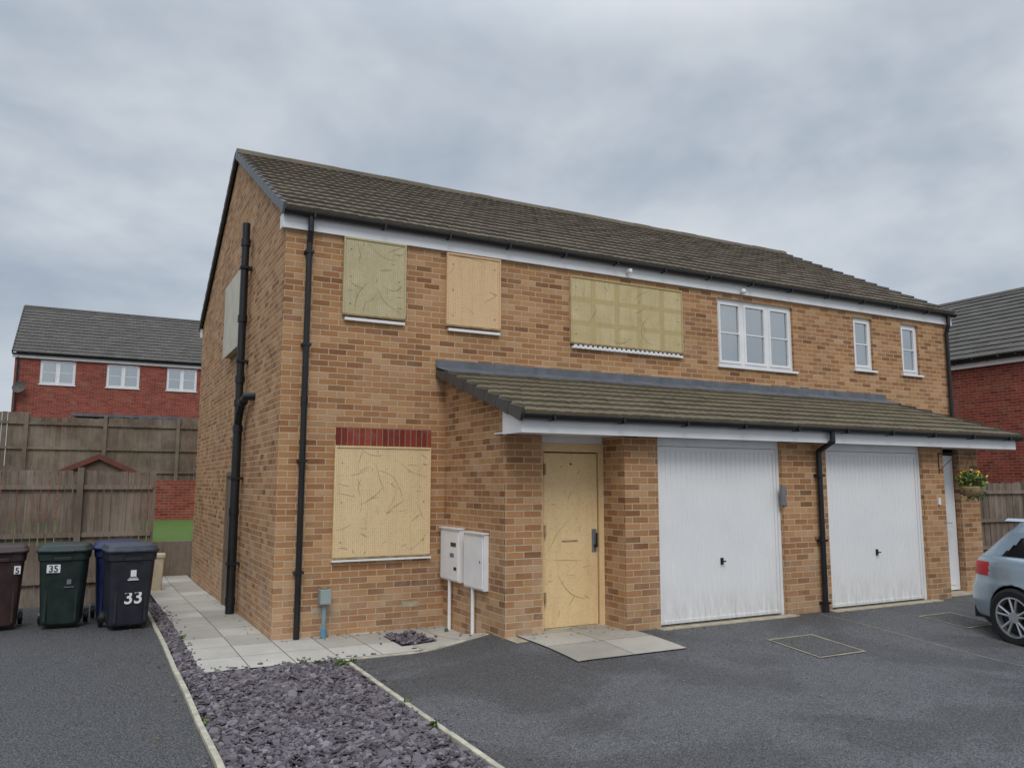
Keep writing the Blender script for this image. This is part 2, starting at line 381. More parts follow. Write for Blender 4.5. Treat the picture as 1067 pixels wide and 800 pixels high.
while x<W+.03:
    x1=min(x+.44,W+.06); j=random.uniform(-.006,.006)
    prof=[(YR-.13,ZR-.035),(YR-.10,ZR+.035+j),(YR-.05,ZR+.068+j),(YR,ZR+.078+j),(YR+.05,ZR+.068+j),(YR+.10,ZR+.035+j),(YR+.13,ZR-.035)]
    b.prismx(prof,x+.004,x1,'tile'); x=x1
b.done()
b=B('verge_trim',house)
for X,sg in ((-.03,-1),(W+.03,1)):
    verge(b,X,YE,ZE,YR,ZR,'verge',.325,.045,sg); verge(b,X,2*YR-YE,ZE,YR,ZR,'verge2',.325,.045,sg)
b.done()
b=B('fascia',house)
b.box(-.05,W+.05,-.05,-.004,4.74,4.925,'white')
b.box(-.05,-.004,-.003,.16,4.76,4.93,'white')
b.box(-.05,W+.05,D+.004,D+.05,4.74,4.92,'white')
b.box(2.03,10.78,-2.29,-2.27,2.185,2.365,'white')
b.box(2.052,10.758,-2.269,-1.60,2.20,2.215,'white')
for a,c in ((2.03,2.05),(10.76,10.78)):
    b.prismx([(-2.268,2.186),(-1.84,2.186),(-1.84,2.49),(-2.268,2.352)],a,c,'white')
b.done()
def gutter(b,x0,x1,y,z,r=.058):
    prof=[(y+r*math.cos(t),z+r*math.sin(t)) for t in [math.pi+math.pi*i/10 for i in range(11)]]
    inn=[(y+(r-.006)*math.cos(t),z+(r-.006)*math.sin(t)+.002) for t in [2*math.pi-math.pi*i/10 for i in range(11)]]
    b.prismx(prof+inn,x0,x1,'black')
    x=x0+.35
    while x<x1:
        b.box(x,x+.025,y-r-.006,y+r,z-r-.006,z+.006,'black'); x+=.9
    for a in (x0,x1): b.prismx(prof,a-.006,a+.006,'black')
b=B('gutters',house)
gutter(b,-.06,W+.06,-.112,4.945); gutter(b,2.0,10.81,-2.352,2.375)
gutter(b,-.06,W+.06,D+.112,4.945)
b.done()
b=B('downpipes',house,smooth=False)
px=.27
b.tube([(px,-.11,4.90),(px,-.11,4.72),(px,-.062,4.58),(px,-.062,-.17)],.036,'black')
for z in (4.45,3.3,1.9,.6): b.box(px-.055,px+.055,-.102,-.002,z,z+.03,'black')
b.tube([(px,-.062,2.6),(px,-.062,2.69)],.043,'black')
px=12.66
b.tube([(px,-.11,4.90),(px,-.11,4.72),(px,-.062,4.58),(px,-.062,-.1)],.036,'black')
px=6.62
b.tube([(px,-2.352,2.33),(px,-2.352,2.2),(px,-2.12,2.08),(px,-2.12,-.02)],.036,'black')
for z in (1.75,.9,.1): b.box(px-.055,px+.055,-2.16,-2.062,z,z+.03,'black')
b.tube([(px,-2.12,0.0),(px,-2.12,.12)],.044,'black')
b.done()
b=B('soil_stack',house)
sx=-.10;sy=2.42
b.tube([(sx,sy,-.22),(sx,sy,5.5)],.056,'black',18)
b.tube([(sx,sy,-.22),(sx,sy,2.45)],.062,'black',18)
for z in (5.15,4.0,3.1,2.75,2.38,1.2,-.05): b.tube([(sx,sy,z),(sx,sy,z+.1)],.07,'black',18)
b.tube([(sx,sy,2.5),(sx,sy-.12,2.66),(sx,sy-.3,2.78),(sx,sy-.62,2.84),(.02,sy-.72,2.84)],.054,'black',16)
b.tube([(sx,sy-.42,2.8),(sx,sy-.3,2.78)],.066,'black',16)
b.tube([(sx,sy,2.2),(sx-.02,sy+.35,2.3),(.02,sy+.5,2.32)],.026,'black',12)
for z in (4.8,3.4,1.7,.5): b.box(sx-.075,-.002,sy-.075,sy+.075,z,z+.035,'black')
b.done()
b=B('porch_roof',house)
tiled(b,2.02,10.79,-2.36,2.385,-.02,3.12,'tile2',gauge=.30,lift=.034)
b.poly([(2.02,-2.3,2.36),(10.79,-2.3,2.36),(10.79,0,3.06),(2.02,0,3.06)],'dark'); b.done()
b=B('porch_verge',house)
verge(b,2.02,-2.36,2.385,-.02,3.12,'verge2',.30,.04,-1); verge(b,10.79,-2.36,2.385,-.02,3.12,'verge2',.30,.04,1); b.done()
b=B('lead_flashing',house)
x=1.98
while x<10.8:
    x1=min(x+1.5,10.83); o=random.uniform(0,.004)
    b.prismx([(-.30,3.068+o),(-.30,3.084+o),(-.03,3.171+o),(-.022,3.262+o),(-.002,3.262+o),(-.002,3.14+o)],x,x1+.0,'lead'); x=x1+.004
b.done()
b=B('upper_windows',house)
window(b,.05,6.87,8.56,3.54,4.65,[.335,.665]); sill(b,6.87,8.56,0,3.54)
for a,c in ((10.07,10.58),(11.38,11.88)):
    window(b,.05,a,c,3.69,4.65,[]); sill(b,a,c,0,3.69)
b.done()
def scratches(b,x0,x1,z0,z1,y,n):
    for _ in range(n):
        cx=random.uniform(x0+.05,x1-.05); cz=random.uniform(z0+.05,z1-.05); a=random.random()*6.28; L=random.choice((.08,.15,.3,.55))*random.uniform(.6,1.2); cv=random.gauss(0,2.2)
        w=random.uniform(.0012,.0028); k=10; P=[]
        x,z=cx,cz
        for i in range(k+1):
            P.append((x,z,a)); x+=math.cos(a)*L/k; z+=math.sin(a)*L/k; a+=cv*L/k+random.gauss(0,.06)
        P=[p for p in P if x0+.01<p[0]<x1-.01 and z0+.03<p[1]<z1-.03]
        if len(P)<3: continue
        vs=[]
        for i,(x,z,a) in enumerate(P):
            ww=w*math.sin(math.pi*(i+.5)/(len(P)))+.0004
            vs+=[(x-math.sin(a)*ww,y,z+math.cos(a)*ww),(x+math.sin(a)*ww,y,z-math.cos(a)*ww)]
        b.add(vs,[(2*i,2*i+2,2*i+3,2*i+1) for i in range(len(P)-1)],'scratch')
def screen(name,x0,x1,z0,z1,k,y=-.045,sil=True,ns=20):
    b=B(name,house)
    b.box(x0,x1,y,y+.043,z0,z1,k)
    t=.022
    b.box(x0-.004,x1+.004,y-.012,y,z1-t,z1+.003,k); b.box(x0-.004,x1+.004,y-.012,y,z0-.003,z0+t,'rim')
    b.box(x0-.004,x0+t*.7,y-.012,y,z0+t,z1-t,k); b.box(x1-t*.7,x1+.004,y-.012,y,z0+t,z1-t,k)
    for i in range(3):
        for xx in (x0+.09,x1-.09):
            zz=z0+(z1-z0)*(.15+.35*i); b.tube([(xx,y-.008,zz),(xx,y,zz)],.009,'rim',8)
    if sil: b.box(x0+.03,x1-.0,-.05,-.0,z0-.065,z0-.03,'white')
    b.done(.002)
    b=B(name.replace('screen','scratches'),house); scratches(b,x0+.02,x1-.02,z0,z1,y-.0012,ns)
    if b.v: b.done()
screen('window_screen_1',.71,1.53,3.735,4.735,'b1',ns=26)
screen('window_screen_2',2.11,2.91,3.725,4.72,'b2',ns=6)
screen('window_screen_3',4.05,6.10,3.65,4.65,'b3',ns=14)
b=B('screen_grille',house)
x=4.1
while x<6.0:
    b.box(x,x+.05,-.055,-.048,3.595,3.64,'white'); x+=.085
b.done()
screen('window_screen_4',.67,1.91,.745,2.105,'b4',sil=False,ns=42)
b=B('ground_window_sill',house); b.box(.66,1.93,-.06,-.0,.715,.738,'white'); b.done()
b=B('side_window_screen',house)
b.box(-.11,-.003,2.72,4.15,3.70,4.86,'b1'); b.box(-.124,-.112,2.70,4.17,3.68,4.88,plain('board_grey_white',lin(196,190,172),.7,.14,3)); b.done(.004)
b=B('side_door',house)
b.box(-.03,-.003,2.78,3.60,-.22,1.76,'sdoor'); b.box(-.05,-.003,2.72,2.78,-.25,1.82,'sdoor'); b.box(-.05,-.003,3.60,3.66,-.25,1.82,'sdoor'); b.box(-.05,-.003,2.78,3.60,1.76,1.82,'sdoor')
b.tube([(-.06,2.88,.85),(-.06,2.98,.85)],.012,'black',8); b.done()
b=B('steel_front_door',house)
b.box(2.60,2.67,YD-.01,YD+.06,.0,2.02,'bd'); b.box(3.43,3.50,YD-.01,YD+.06,.0,2.02,'bd'); b.box(2.60,3.50,YD-.01,YD+.06,2.02,2.12,'bd')
b.box(2.685,3.415,YD+.01,YD+.05,.03,2.005,'bd')
b.box(2.60,3.50,YD-.0,YD+.07,2.121,2.199,'white')
for z in (.3,1.05,1.75): b.tube([(2.68,YD-.02,z),(2.68,YD-.02,z+.13)],.014,'rim',10)
b.box(3.335,3.395,YD-.004,YD+.01,.86,1.12,M['verge']); b.tube([(3.365,YD-.05,.93),(3.365,YD-.012,.93)],.02,'black',12); b.tube([(3.365,YD-.05,.93),(3.365,YD-.05,1.08)],.012,'black',10)
b.box(2.92,3.14,YD+.006,YD+.01,.98,1.0,'rim'); b.box(2.98,3.10,YD+.006,YD+.0095,.60,.72,'bd')
b.tube([(3.05,YD+.002,1.88),(3.05,YD+.012,1.88)],.013,'black',10)
b.box(2.67,3.43,YD-.03,YD+.05,.0,.025,'thresh')
b.done(.003)
b=B('door_scratches',house); scratches(b,2.70,3.32,.1,1.9,YD+.0085,14); b.done()
b=B('neighbour_front_door',house)
b.box(9.32,10.20,YD,YD+.05,.02,2.1,'white'); b.box(9.40,10.10,YD-.012,YD,.1,.95,'white'); b.box(9.40,10.10,YD-.012,YD,1.05,2.0,'white'); b.done(.003)
def garage(name,x0,x1):
    b=B(name,house); y=-1.985
    b.box(x0,x0+.045,y-.02,y+.05,.0,2.1,'white'); b.box(x1-.045,x1,y-.02,y+.05,.0,2.1,'white'); b.box(x0,x1,y-.02,y+.05,2.1,2.199,'white')
    a=x0+.05;c=x1-.05; b.box(a,c,y-.012,y+.02,2.04,2.095,'garage'); b.box(a,c,y-.012,y+.02,.02,.06,'garage')
    b.box(a,a+.04,y-.012,y+.02,.06,2.04,'garage'); b.box(c-.04,c,y-.012,y+.02,.06,2.04,'garage')
    a+=.04;c-=.04;n=23;p=(c-a)/n;vs=[]
    for i in range(n):
        for f,d in ((0,.011),(.10,.0),(.84,.0),(.94,.011)): vs.append((a+(i+f)*p,y+d-.004))
    vs.append((c,y+.007)); V=[];F=[]
    for q in vs: V+=[(q[0],q[1],.06),(q[0],q[1],2.04)]
    for i in range(len(vs)-1): F.append((2*i,2*i+2,2*i+3,2*i+1))
    b.add(V,F,'garage')
    xm=(a+c)/2; b.box(xm-.02,xm+.02,y-.02,y-.004,.67,.75,'black'); b.tube([(xm,y-.05,.71),(xm,y-.02,.71)],.01,'black',8); b.box(xm-.03,xm+.03,y-.056,y-.045,.702,.718,'black')
    b.done(.002)
garage('garage_door_1',3.98,5.995); garage('garage_door_2',6.814,8.83)
b=B('meter_cabinets',house)
for y0,y1,zo in ((-.64,-.06,0),(-1.32,-.78,-.02)):
    b.box(XA-.06,XA-.002,y0,y1,.46+zo,1.09+zo,'white'); b.box(XA-.075,XA-.062,y0+.02,y1-.02,.48+zo,1.06+zo,'white')
    b.box(XA-.09,XA-.002,y0-.012,y1+.012,1.092+zo,1.107+zo,'white')
b.box(XA-.078,XA-.0755,-.56,-.40,.88,.93,'black');b.box(XA-.078,XA-.0755,-.58,-.50,.60,.64,'black'); b.box(XA-.078,XA-.0755,-.50,-.38,.75,.80,'verge')
b.tube([(XA-.078,-1.24,.76),(XA-.076,-1.24,.76)],.015,'black',10)
b.tube([(XA-.04,-.30,.46),(XA-.04,-.30,-.16)],.022,'white',10); b.tube([(XA-.04,-.98,.44),(XA-.04,-.98,-.12)],.022,'white',10)
b.done(.004)
b=B('wall_fittings',house)
b.box(5.935,6.01,-2.10,-2.062,1.38,1.62,'verge')
b.box(5.02,5.07,-.16,-.052,4.80,4.85,'white'); b.ball((7.35,-.10,4.78),.045,'white')
b.box(9.12,9.17,-2.085,-2.062,1.35,1.45,'white')
for x,z in ((.45,.125),(1.57,.125)): b.box(x,x+.215,-.004,.01,z,z+.065,'thresh')
b.done()
# ================================================================== hanging basket
hb=empty('hanging_basket'); b=B('bracket',hb)
cx,cy,cz=9.60,-2.30,1.62
b.tube([(9.2,-2.065,1.80),(9.2,-2.065,2.12)],.008,'black',8); b.tube([(9.2,-2.07,2.10),(cx,cy,2.10)],.008,'black',8); b.tube([(9.2,-2.07,1.85),(9.45,-2.2,2.10)],.006,'black',8)
for t in (0,2.1,4.2): b.tube([(cx,cy,2.10),(cx+.15*math.cos(t),cy+.15*math.sin(t),cz+.02)],.003,'black',6)
b.done()
b=B('bowl',hb,smooth=True); b.rings([(cx,cy,.03+.14*math.sin(t),.03+.14*math.sin(t),cz-.16*math.cos(t),2) for t in [i*.157 for i in range(11)]],'rim',seg=20); b.done()
def leaves(b,c,R,n,size,k,flat=1.,shell=.5):
    for i in range(n):
        d=rng.normal(size=3); d/=np.linalg.norm(d); r=R*(shell+(1-shell)*rng.random()); d[2]*=flat
        p=np.array(c)+d*r; a=rng.normal(size=3); a/=np.linalg.norm(a); e=np.cross(a,rng.normal(size=3)); e/=np.linalg.norm(e); s=size*(.6+.8*rng.random())
        b.add([tuple(p-a*s),tuple(p+e*s*.45),tuple(p+a*s),tuple(p-e*s*.45)],[(0,1,2,3)],k)
b=B('plants',hb); leaves(b,(cx,cy,cz+.07),.21,420,.035,'leaf',.7); leaves(b,(cx,cy,cz-.08),.18,120,.03,'leaf',.9); leaves(b,(cx,cy,cz+.1),.21,60,.022,'petal',.7,.9); b.done()
# ================================================================== GROUND
def h(x,y):
    z=-.15-.16*S(y/8.)*(1 if x<.3 else 0)
    rp=.15*S((x-1.2)/1.2)*S((y+4.9)/2.8)
    if x<2.13: rp*=1-S((y+1.5)/1.0)
    if x>12.8: rp=.15*S((y+4.9)/2.8)
    z+=rp
    if x<13.5:
        if y>9: z=.35+(min(y,14.5)-9)/5.5*.32
        if y>14.5: z=1.6+.75*S((y-14.5)/11)
    return z
def rngf(a,b_,s): 
    n=max(1,int(round((b_-a)/s))); return [a+(b_-a)*i/n for i in range(n+1)]
def sheet(name,xs,ys,off,k,parent=None):
    b=B(name,parent,smooth=False); nx=len(xs)
    vs=[(x,y,h(x,y)+off) for y in ys for x in xs]
    fs=[(j*nx+i,j*nx+i+1,(j+1)*nx+i+1,(j+1)*nx+i) for j in range(len(ys)-1) for i in range(nx-1)]
    b.add(vs,fs,k); return b.done()
sheet('ground',[-500,-200,-80,-40,-20]+rngf(-12,2.1,.3)+[2.12,2.14]+rngf(2.4,12.78,.3)+[12.82,13.49,13.51,20,40,100,500],[-500,-200,-80,-30,-16]+rngf(-12,8.9,.3)+[8.99,9.01,11,14.49,14.51,17,20,23,26,60,150,500],-.06,'base')
sheet('driveway',rngf(.47,2.12,.15)+[2.124],rngf(-14,-1.36,.15),.0,'tar')
sheet('driveway.001',rngf(2.1245,21,.15),rngf(-14,-2.0,.15),.0,'tar')
sheet('driveway.002',rngf(-14,-1.13,.3),rngf(-14,4.4,.3),.0,'tarL')
sheet('garden_path',rngf(-.90,-.0,.15),rngf(-1.3,9.0,.15),.012,'slab')
sheet('garden_path.001',rngf(.0015,2.124,.15),rngf(-1.3,-.001,.13),.012,'slab')
sheet('porch_paving',rngf(2.27,3.6,.12),rngf(-2.97,-1.55,.12),.012,'slab2')
sheet('grass',rngf(-12,13.4,1.),rngf(9.02,14.4,.5),-.02,'grass')
sheet('tarmac_seam',[6.397,6.408],rngf(-14,-2.2,.2),.004,'thresh')
sheet('porch_paving.001',rngf(2.13,10.68,.3),rngf(-2.0,-1.5,.2),.004,'thresh')
b=B('garage_threshold'); 
b.box(3.9,6.07,-2.20,-2.065,-.08,.012,'thresh'); b.box(6.72,8.93,-2.20,-2.065,-.08,.012,'thresh'); b.done(.006)
def edging(name,segs,w=.045,up=.03):
    b=B(name)
    for (xa,ya,xb,yb) in segs:
        L=math.hypot(xb-xa,yb-ya); n=max(1,round(L/.9)); jj=[random.uniform(-.008,.008) for _ in range(n+1)]
        for i in range(n):
            dx,dy=(xb-xa)/L,(yb-ya)/L
            p=[(xa+(xb-xa)*t-dy*q,ya+(yb-ya)*t+dx*q) for t,q in (((i+.004)/n,jj[i]),((i+.996)/n,jj[i+1]))]
            nx,ny=-dy*w/2,dx*w/2
            vs=[];j=random.uniform(-.006,.006)
            for (qx,qy) in p:
                z=h(qx,qy)
                for sg in (1,-1):
                    vs+= [(qx+nx*sg,qy+ny*sg,z-.1),(qx+nx*sg,qy+ny*sg,z+up+j)]
            b.add(vs,[(1,3,7,5),(0,1,5,4),(2,6,7,3),(0,2,3,1),(4,5,7,6)],'conc')
    return b.done(.006)
edging('path_edging',[(-1.105,4.3,-1.105,-13)])
edging('path_edging.001',[(.45,-1.42,.45,-13)])
edging('path_edging.002',[(.48,-1.335,2.12,-1.335)],up=.012)
def chip(b,x,y,z,flat=.3,rs=1):
    r=random.uniform(.014,.038)*(1.35 if random.random()<.15 else 1)*rs; n=random.choice((4,5,5,6)); a0=random.random()*6.28; th=random.uniform(.004,.009)
    tx,ty=random.gauss(0,flat),random.gauss(0,flat); asp=random.uniform(.45,1); ca,sa=math.cos(a0),math.sin(a0)
    pts=[]
    for i in range(n):
        a=6.283*i/n+random.uniform(-.3,.3); u=r*random.uniform(.75,1.1)*math.cos(a); v=r*asp*math.sin(a)
        X=u*ca-v*sa; Y=u*sa+v*ca; pts.append((X,Y,X*tx+Y*ty))
    vs=[(x+p[0],y+p[1],z+p[2]+th) for p in pts]+[(x+p[0]*1.06,y+p[1]*1.06,z+p[2]-th*.3) for p in pts]
    fs=[tuple(range(n))]+[(i,n+i,n+(i+1)%n,(i+1)%n) for i in range(n)]
    o=len(b.v); b.v+=vs; b.f+=[tuple(o+q for q in f) for f in fs]; b.mi+=[b.mid('slate')]*len(fs)
def gravel(name,areas,dens):
    b=B(name)
    for (x0,x1,y0,y1) in areas:
        xs=rngf(x0,x1,.2);ys=rngf(y0,y1,.3);nx=len(xs)
        b.add([(x,y,h(x,y)-.006) for y in ys for x in xs],[(j*nx+i,j*nx+i+1,(j+1)*nx+i+1,(j+1)*nx+i) for j in range(len(ys)-1) for i in range(nx-1)],'slatebed')
        for _ in range(int((x1-x0)*(y1-y0)*dens)):
            x=random.uniform(x0+.01,x1-.01); y=random.uniform(y0+.01,y1-.01); chip(b,x,y,h(x,y)+random.uniform(.0,.022))
    return b.done()
gravel('slate_gravel',[(-1.08,.425,-6.5,-1.33)],1600)
gravel('slate_gravel.001',[(-1.08,-.90,-1.33,4.3)],1100)
o=gravel('slate_gravel.002',[(1.22,1.62,-1.0,-.35)],900); o.location.z=.022
b=B('loose_slate_chips')
for _ in range(46): 
    x=.5+abs(random.gauss(0,.13)); y=random.uniform(-6,-1.45); chip(b,x,y,h(x,y)+.004,.05,.6)
for _ in range(30):
    x=-1.16-abs(random.gauss(0,.12)); y=random.uniform(-6,3); chip(b,x,y,h(x,y)+.004,.05,.6)
for _ in range(40):
    x=random.uniform(-.88,.9); y=-1.28+abs(random.gauss(0,.12)); chip(b,x,y,h(x,y)+.016,.05,.6)
for _ in range(30):
    y=random.uniform(-1.2,4); chip(b,-.88+abs(random.gauss(0,.07)),y,h(-.8,y)+.016,.05,.6)
for _ in range(30):
    x=random.gauss(1.42,.3); y=random.gauss(-.68,.3)
    if 0<x<2.1 and -1.25<y<-.05: chip(b,x,y,h(x,y)+.016,.05,.6)
b.done()
b=B('fallen_leaves')
def dl(x,y,o=.008):
    a=random.random()*6.28; s=random.uniform(.012,.026); z=h(x,y)+o; ca,sa=math.cos(a)*s,math.sin(a)*s
    b.add([(x-ca,y-sa,z),(x+sa*.5,y-ca*.5,z+.006),(x+ca,y+sa,z+.002),(x-sa*.5,y+ca*.5,z+.008)],[(0,1,2,3)],'dleaf')
for _ in range(60): dl(random.uniform(2.3,9.0),-2.23-abs(random.gauss(0,.12)))
for _ in range(26): dl(random.uniform(2.3,3.45),random.uniform(-2.1,-1.68),.022)
for _ in range(40): dl(random.uniform(.0,2.05),-.04-abs(random.gauss(0,.1)),.018)
for _ in range(26): dl(random.uniform(1.5,9),random.uniform(-6,-2.6))
for _ in range(16): dl(random.uniform(-3.2,-1.2),random.uniform(-4,2))
for _ in range(26): dl(-.04-abs(random.gauss(0,.08)),random.uniform(0,6),.018)
b.done()
sheet('slate_bed',[-1.08,-.3,.425],rngf(-14,-6.5,.5),-.006,'slatebed')
b=B('weeds')
for (x,y,n,R) in ((.36,-1.62,150,.09),(.18,-1.45,50,.06),(.52,-1.50,30,.04),(.40,-3.9,60,.05),(.47,-3.2,24,.03),(-1.06,-3.0,16,.03),(-.9,0.6,25,.04),(.05,-1.33,25,.04),(2.0,-.4,25,.04)):
    leaves(b,(x,y,h(x,y)+.03),R,n,.018,'leaf',.6,.2)
b.done()
def cover(name,x0,x1,y0,y1):
    b=B(name)
    q=lambda x,y,o: (x,y,h(x,y)+o)
    w=.022
    for a,c,d,e in ((x0,x1,y0,y0+w),(x0,x1,y1-w,y1),(x0,x0+w,y0+w,y1-w),(x1-w,x1,y0+w,y1-w)):
        b.poly([q(a,d,.008),q(c,d,.008),q(c,e,.008),q(a,e,.008)],'thresh')
    b.poly([q(x0+w,y0+w,.005),q(x1-w,y0+w,.005),q(x1-w,y1-w,.005),q(x0+w,y1-w,.005)],'verge2')
    b.poly([q(x0+.05,y0+.05,.007),q(x1-.05,y0+.05,.007),q(x1-.05,y1-.05,.007),q(x0+.05,y1-.05,.007)],M['base'])
    b.done()
cover('drain_cover',4.68,5.36,-3.72,-3.0); cover('drain_cover.001',7.5,8.15,-3.45,-2.8)
gp=empty('service_post'); b=B('post',gp)
b.tube([(.57,-.12,-.14),(.57,-.12,.28)],.028,plain('post_grey',lin(128,142,146),.6),12)
b.box(.505,.635,-.19,-.06,.25,.42,plain('cap_grey',lin(142,154,152),.6)); b.tube([(.57,-.12,.42),(.57,-.12,.45)],.05,'rim',12)
b.tube([(.57,-.12,-.14),(.57,-.12,-.02)],.036,plain('blue_base',lin(96,140,168),.6),12); b.done(.01)
# ================================================================== bins
def textmesh(s,size,loc,rot,mat,parent,name):
    cu=bpy.data.curves.new(name,'FONT'); cu.body=s; cu.size=size; cu.align_x='CENTER'; cu.extrude=.001; cu.offset=size*.018
    o=bpy.data.objects.new(name,cu); sc.collection.objects.link(o)
    dg=bpy.context.evaluated_depsgraph_get(); me=bpy.data.meshes.new_from_object(o.evaluated_get(dg)); bpy.data.objects.remove(o)
    me.materials.clear(); me.materials.append(mat); o=bpy.data.objects.new(name,me); sc.collection.objects.link(o); o.location=loc; o.rotation_euler=rot; o.parent=parent; return o
white_s=plain('sticker_white',lin(220,222,222),.6,.05)
def binn(x,y,rz,body,lid,num,mode):
    e=empty('wheelie_bin',(x,y,h(x,y)+.004),rz)
    b=B('body',e,smooth=False)
    rs=[(0,.02,.215,.235,.05,7),(0,.02,.225,.25,.07,7)]+[(0,.0+.02*(1-t),.225+.045*t,.25+.06*t,.07+.78*t,7) for t in (.1,.5,.9,1)]
    rs+=[(0,0,.285,.325,.86,7),(0,0,.29,.33,.93,7),(0,0,.295,.335,.955,7)]
    b.rings(rs,body,seg=56)
    b.box(-.10,.10,-.345,-.30,.86,.90,body)
    for s in (-.17,.17): b.box(s-.015,s+.015,-.27,-.24,.10,.80,body)
    b.done(.004)
    b=B('lid',e)
    b.rings([(0,.0,.30,.345,.955,7),(0,0,.31,.358,.965,7),(0,0,.31,.358,.985,7),(0,0,.295,.338,1.0,7),(0,.02,.275,.315,1.035,6),(0,.03,.24,.28,1.05,5),(0,.03,.1,.12,1.06,3)],lid,seg=56)
    b.tube([(-.25,.40,1.0),(.25,.40,1.0)],.018,lid,10)
    for s in (-.24,.24): b.tube([(s,.33,.96),(s,.40,1.0)],.018,lid,10)
    b.box(-.13,.13,-.385,-.35,.965,.985,lid)
    b.done(.004)
    b=B('wheels',e)
    for s in (-.26,.26):
        b.tube([(s-.025,.25,.10),(s+.025,.25,.10)],.10,'black',24); b.tube([(s-.03,.25,.10),(s+.03,.25,.10)],.05,body,16)
    b.tube([(-.26,.25,.10),(.26,.25,.10)],.012,'black',8); b.done()
    rot=(math.radians(90-3.5),0,0)
    yf=lambda z:-(.232+(z-.07)/.78*.082)-.006
    if mode==33:
        textmesh('33',.22,(0.03,yf(.40)-.004,.33),rot,white_s,e,'number'); b=B('crest',e)
        b.box(-.02,.045,yf(.70)-.004,yf(.70)+.0,.66,.74,white_s); b.box(-.05,.075,yf(.62)-.006,yf(.62),.615,.63,white_s); b.box(-.035,.06,yf(.62)-.006,yf(.62),.64,.648,white_s); b.done()
    elif mode==35:
        b=B('label',e); b.box(-.17,-.02,yf(.77)-.004,yf(.77)+.004,.71,.81,white_s); b.box(.06,.11,yf(.6)-.006,yf(.6),.56,.62,M['verge']);b.box(.03,.14,yf(.52)-.006,yf(.52),.52,.53,M['verge']); b.done()
        textmesh('35',.11,(-.095,yf(.77)-.008,.722),rot,M['black'],e,'number')
    elif num:
        b=B('label',e); b.box(.16,.23,yf(.77)-.004,yf(.77)+.004,.70,.80,white_s); b.done(); textmesh(num,.10,(.195,yf(.77)-.008,.71),rot,M['black'],e,'number')
gn=plain('bin_green',lin(26,42,38),.45,.3); nv=plain('bin_navy',lin(34,37,46),.45,.3); nvl=plain('bin_navy_lid',lin(48,54,66),.45,.3)
br=plain('bin_brown',lin(54,36,34),.45,.3); bl=plain('bin_blue',lin(28,38,84),.45,.3)
binn(-1.44,1.88,math.radians(6),nv,nvl,'33',33)
binn(-2.17,2.43,math.radians(-4),gn,gn,'35',35)
binn(-2.90,2.62,math.radians(3),br,br,'5',0)
binn(-1.55,2.80,math.radians(0),bl,bl,'',0)
b=B('planter_box'); b.rings([(-.82,6.6,.14,.14,-.30,8),(-.82,6.6,.16,.16,.28,8),(-.82,6.6,.18,.18,.30,8),(-.82,6.6,.18,.18,.36,8)],plain('planter_beige',lin(196,182,156),.8),seg=32); b.done(.004)
# ================================================================== fences
def fence(name,x0,x1,y,zb,zt,k,post=1.83,bw=.1,gap=.012,step=0,rails=True):
    b=B(name)
    x=x0
    while x<x1:
        pn=int((x-x0)/post); dz=((pn*7)%3-1)*step+random.uniform(-.015,.015)
        w=bw*random.uniform(.93,1.05); t=random.uniform(-.006,.006); sk=random.uniform(-.007,.007)
        b.add([(x+sk,y+t,zb),(x+w,y+t,zb),(x+w,y+t+.016,zb),(x+sk,y+t+.016,zb),(x,y+t,zt+dz),(x+w+sk,y+t,zt+dz),(x+w+sk,y+t+.016,zt+dz),(x,y+t+.016,zt+dz)],[(0,3,2,1),(4,5,6,7),(0,1,5,4),(1,2,6,5),(2,3,7,6),(3,0,4,7)],k)
        x+=w+gap*random.uniform(.5,1.5)
    x=x0
    while x<=x1+.01:
        b.box(x-.045,x+.045,y-.09,y-.012,zb-.1,zt+.06,k); x+=post
    if rails:
        for f in (.18,.52,.88): b.box(x0,x1,y-.05,y-.014,zb+(zt-zb)*f-.035,zb+(zt-zb)*f+.035,k)
    b.done()
fence('wooden_fence',-9.4,-1.05,4.55,-.2,1.83,'wood',gap=.012,bw=.095)
fence('wooden_fence.001',-9.0,1.6,14.6,1.62,3.42,'wood2',gap=.006,bw=.12,step=.05)
fence('wooden_fence.002',13.0,18.4,1.0,0,1.68,'wood',gap=.01)
b=B('retaining_wall'); b.box(-12,13,14.42,14.54,.4,1.72,'redbrick'); b.done()
b=B('retaining_wall.001'); b.box(-12,13,8.96,9.06,-.35,.42,'wood'); b.done()
e=empty('garden_shed'); b=B('shed_walls',e); b.box(-2.45,-1.2,8.0,9.0-.1,-.25,1.88,'wood2')
b.poly([(-2.45,8.0,1.88),(-1.2,8.0,1.88),(-1.82,8.0,2.17)],'wood2'); b.done()
b=B('shed_roof',e); rr=plain('shed_felt',lin(110,66,56),.9,.2)
b.add([(-2.56,7.92,1.86),(-1.82,7.92,2.22),(-1.08,7.92,1.86),(-2.56,8.98,1.86),(-1.82,8.98,2.22),(-1.08,8.98,1.86),(-2.56,7.92,1.76),(-1.82,7.92,2.11),(-1.08,7.92,1.76)],[(0,1,4,3),(1,2,5,4),(0,6,7,1),(1,7,8,2)],rr); b.done()
e=empty('garden_shed.001'); b=B('shed_walls',e); b.box(-2.5,.6,18.5,20.5,1.7,3.72,'wood2'); b.done(); b=B('shed_roof',e); b.prismx([(18.3,3.70),(20.7,3.85),(20.7,3.93),(18.3,3.78)],-2.6,.7,'lead'); b.done()
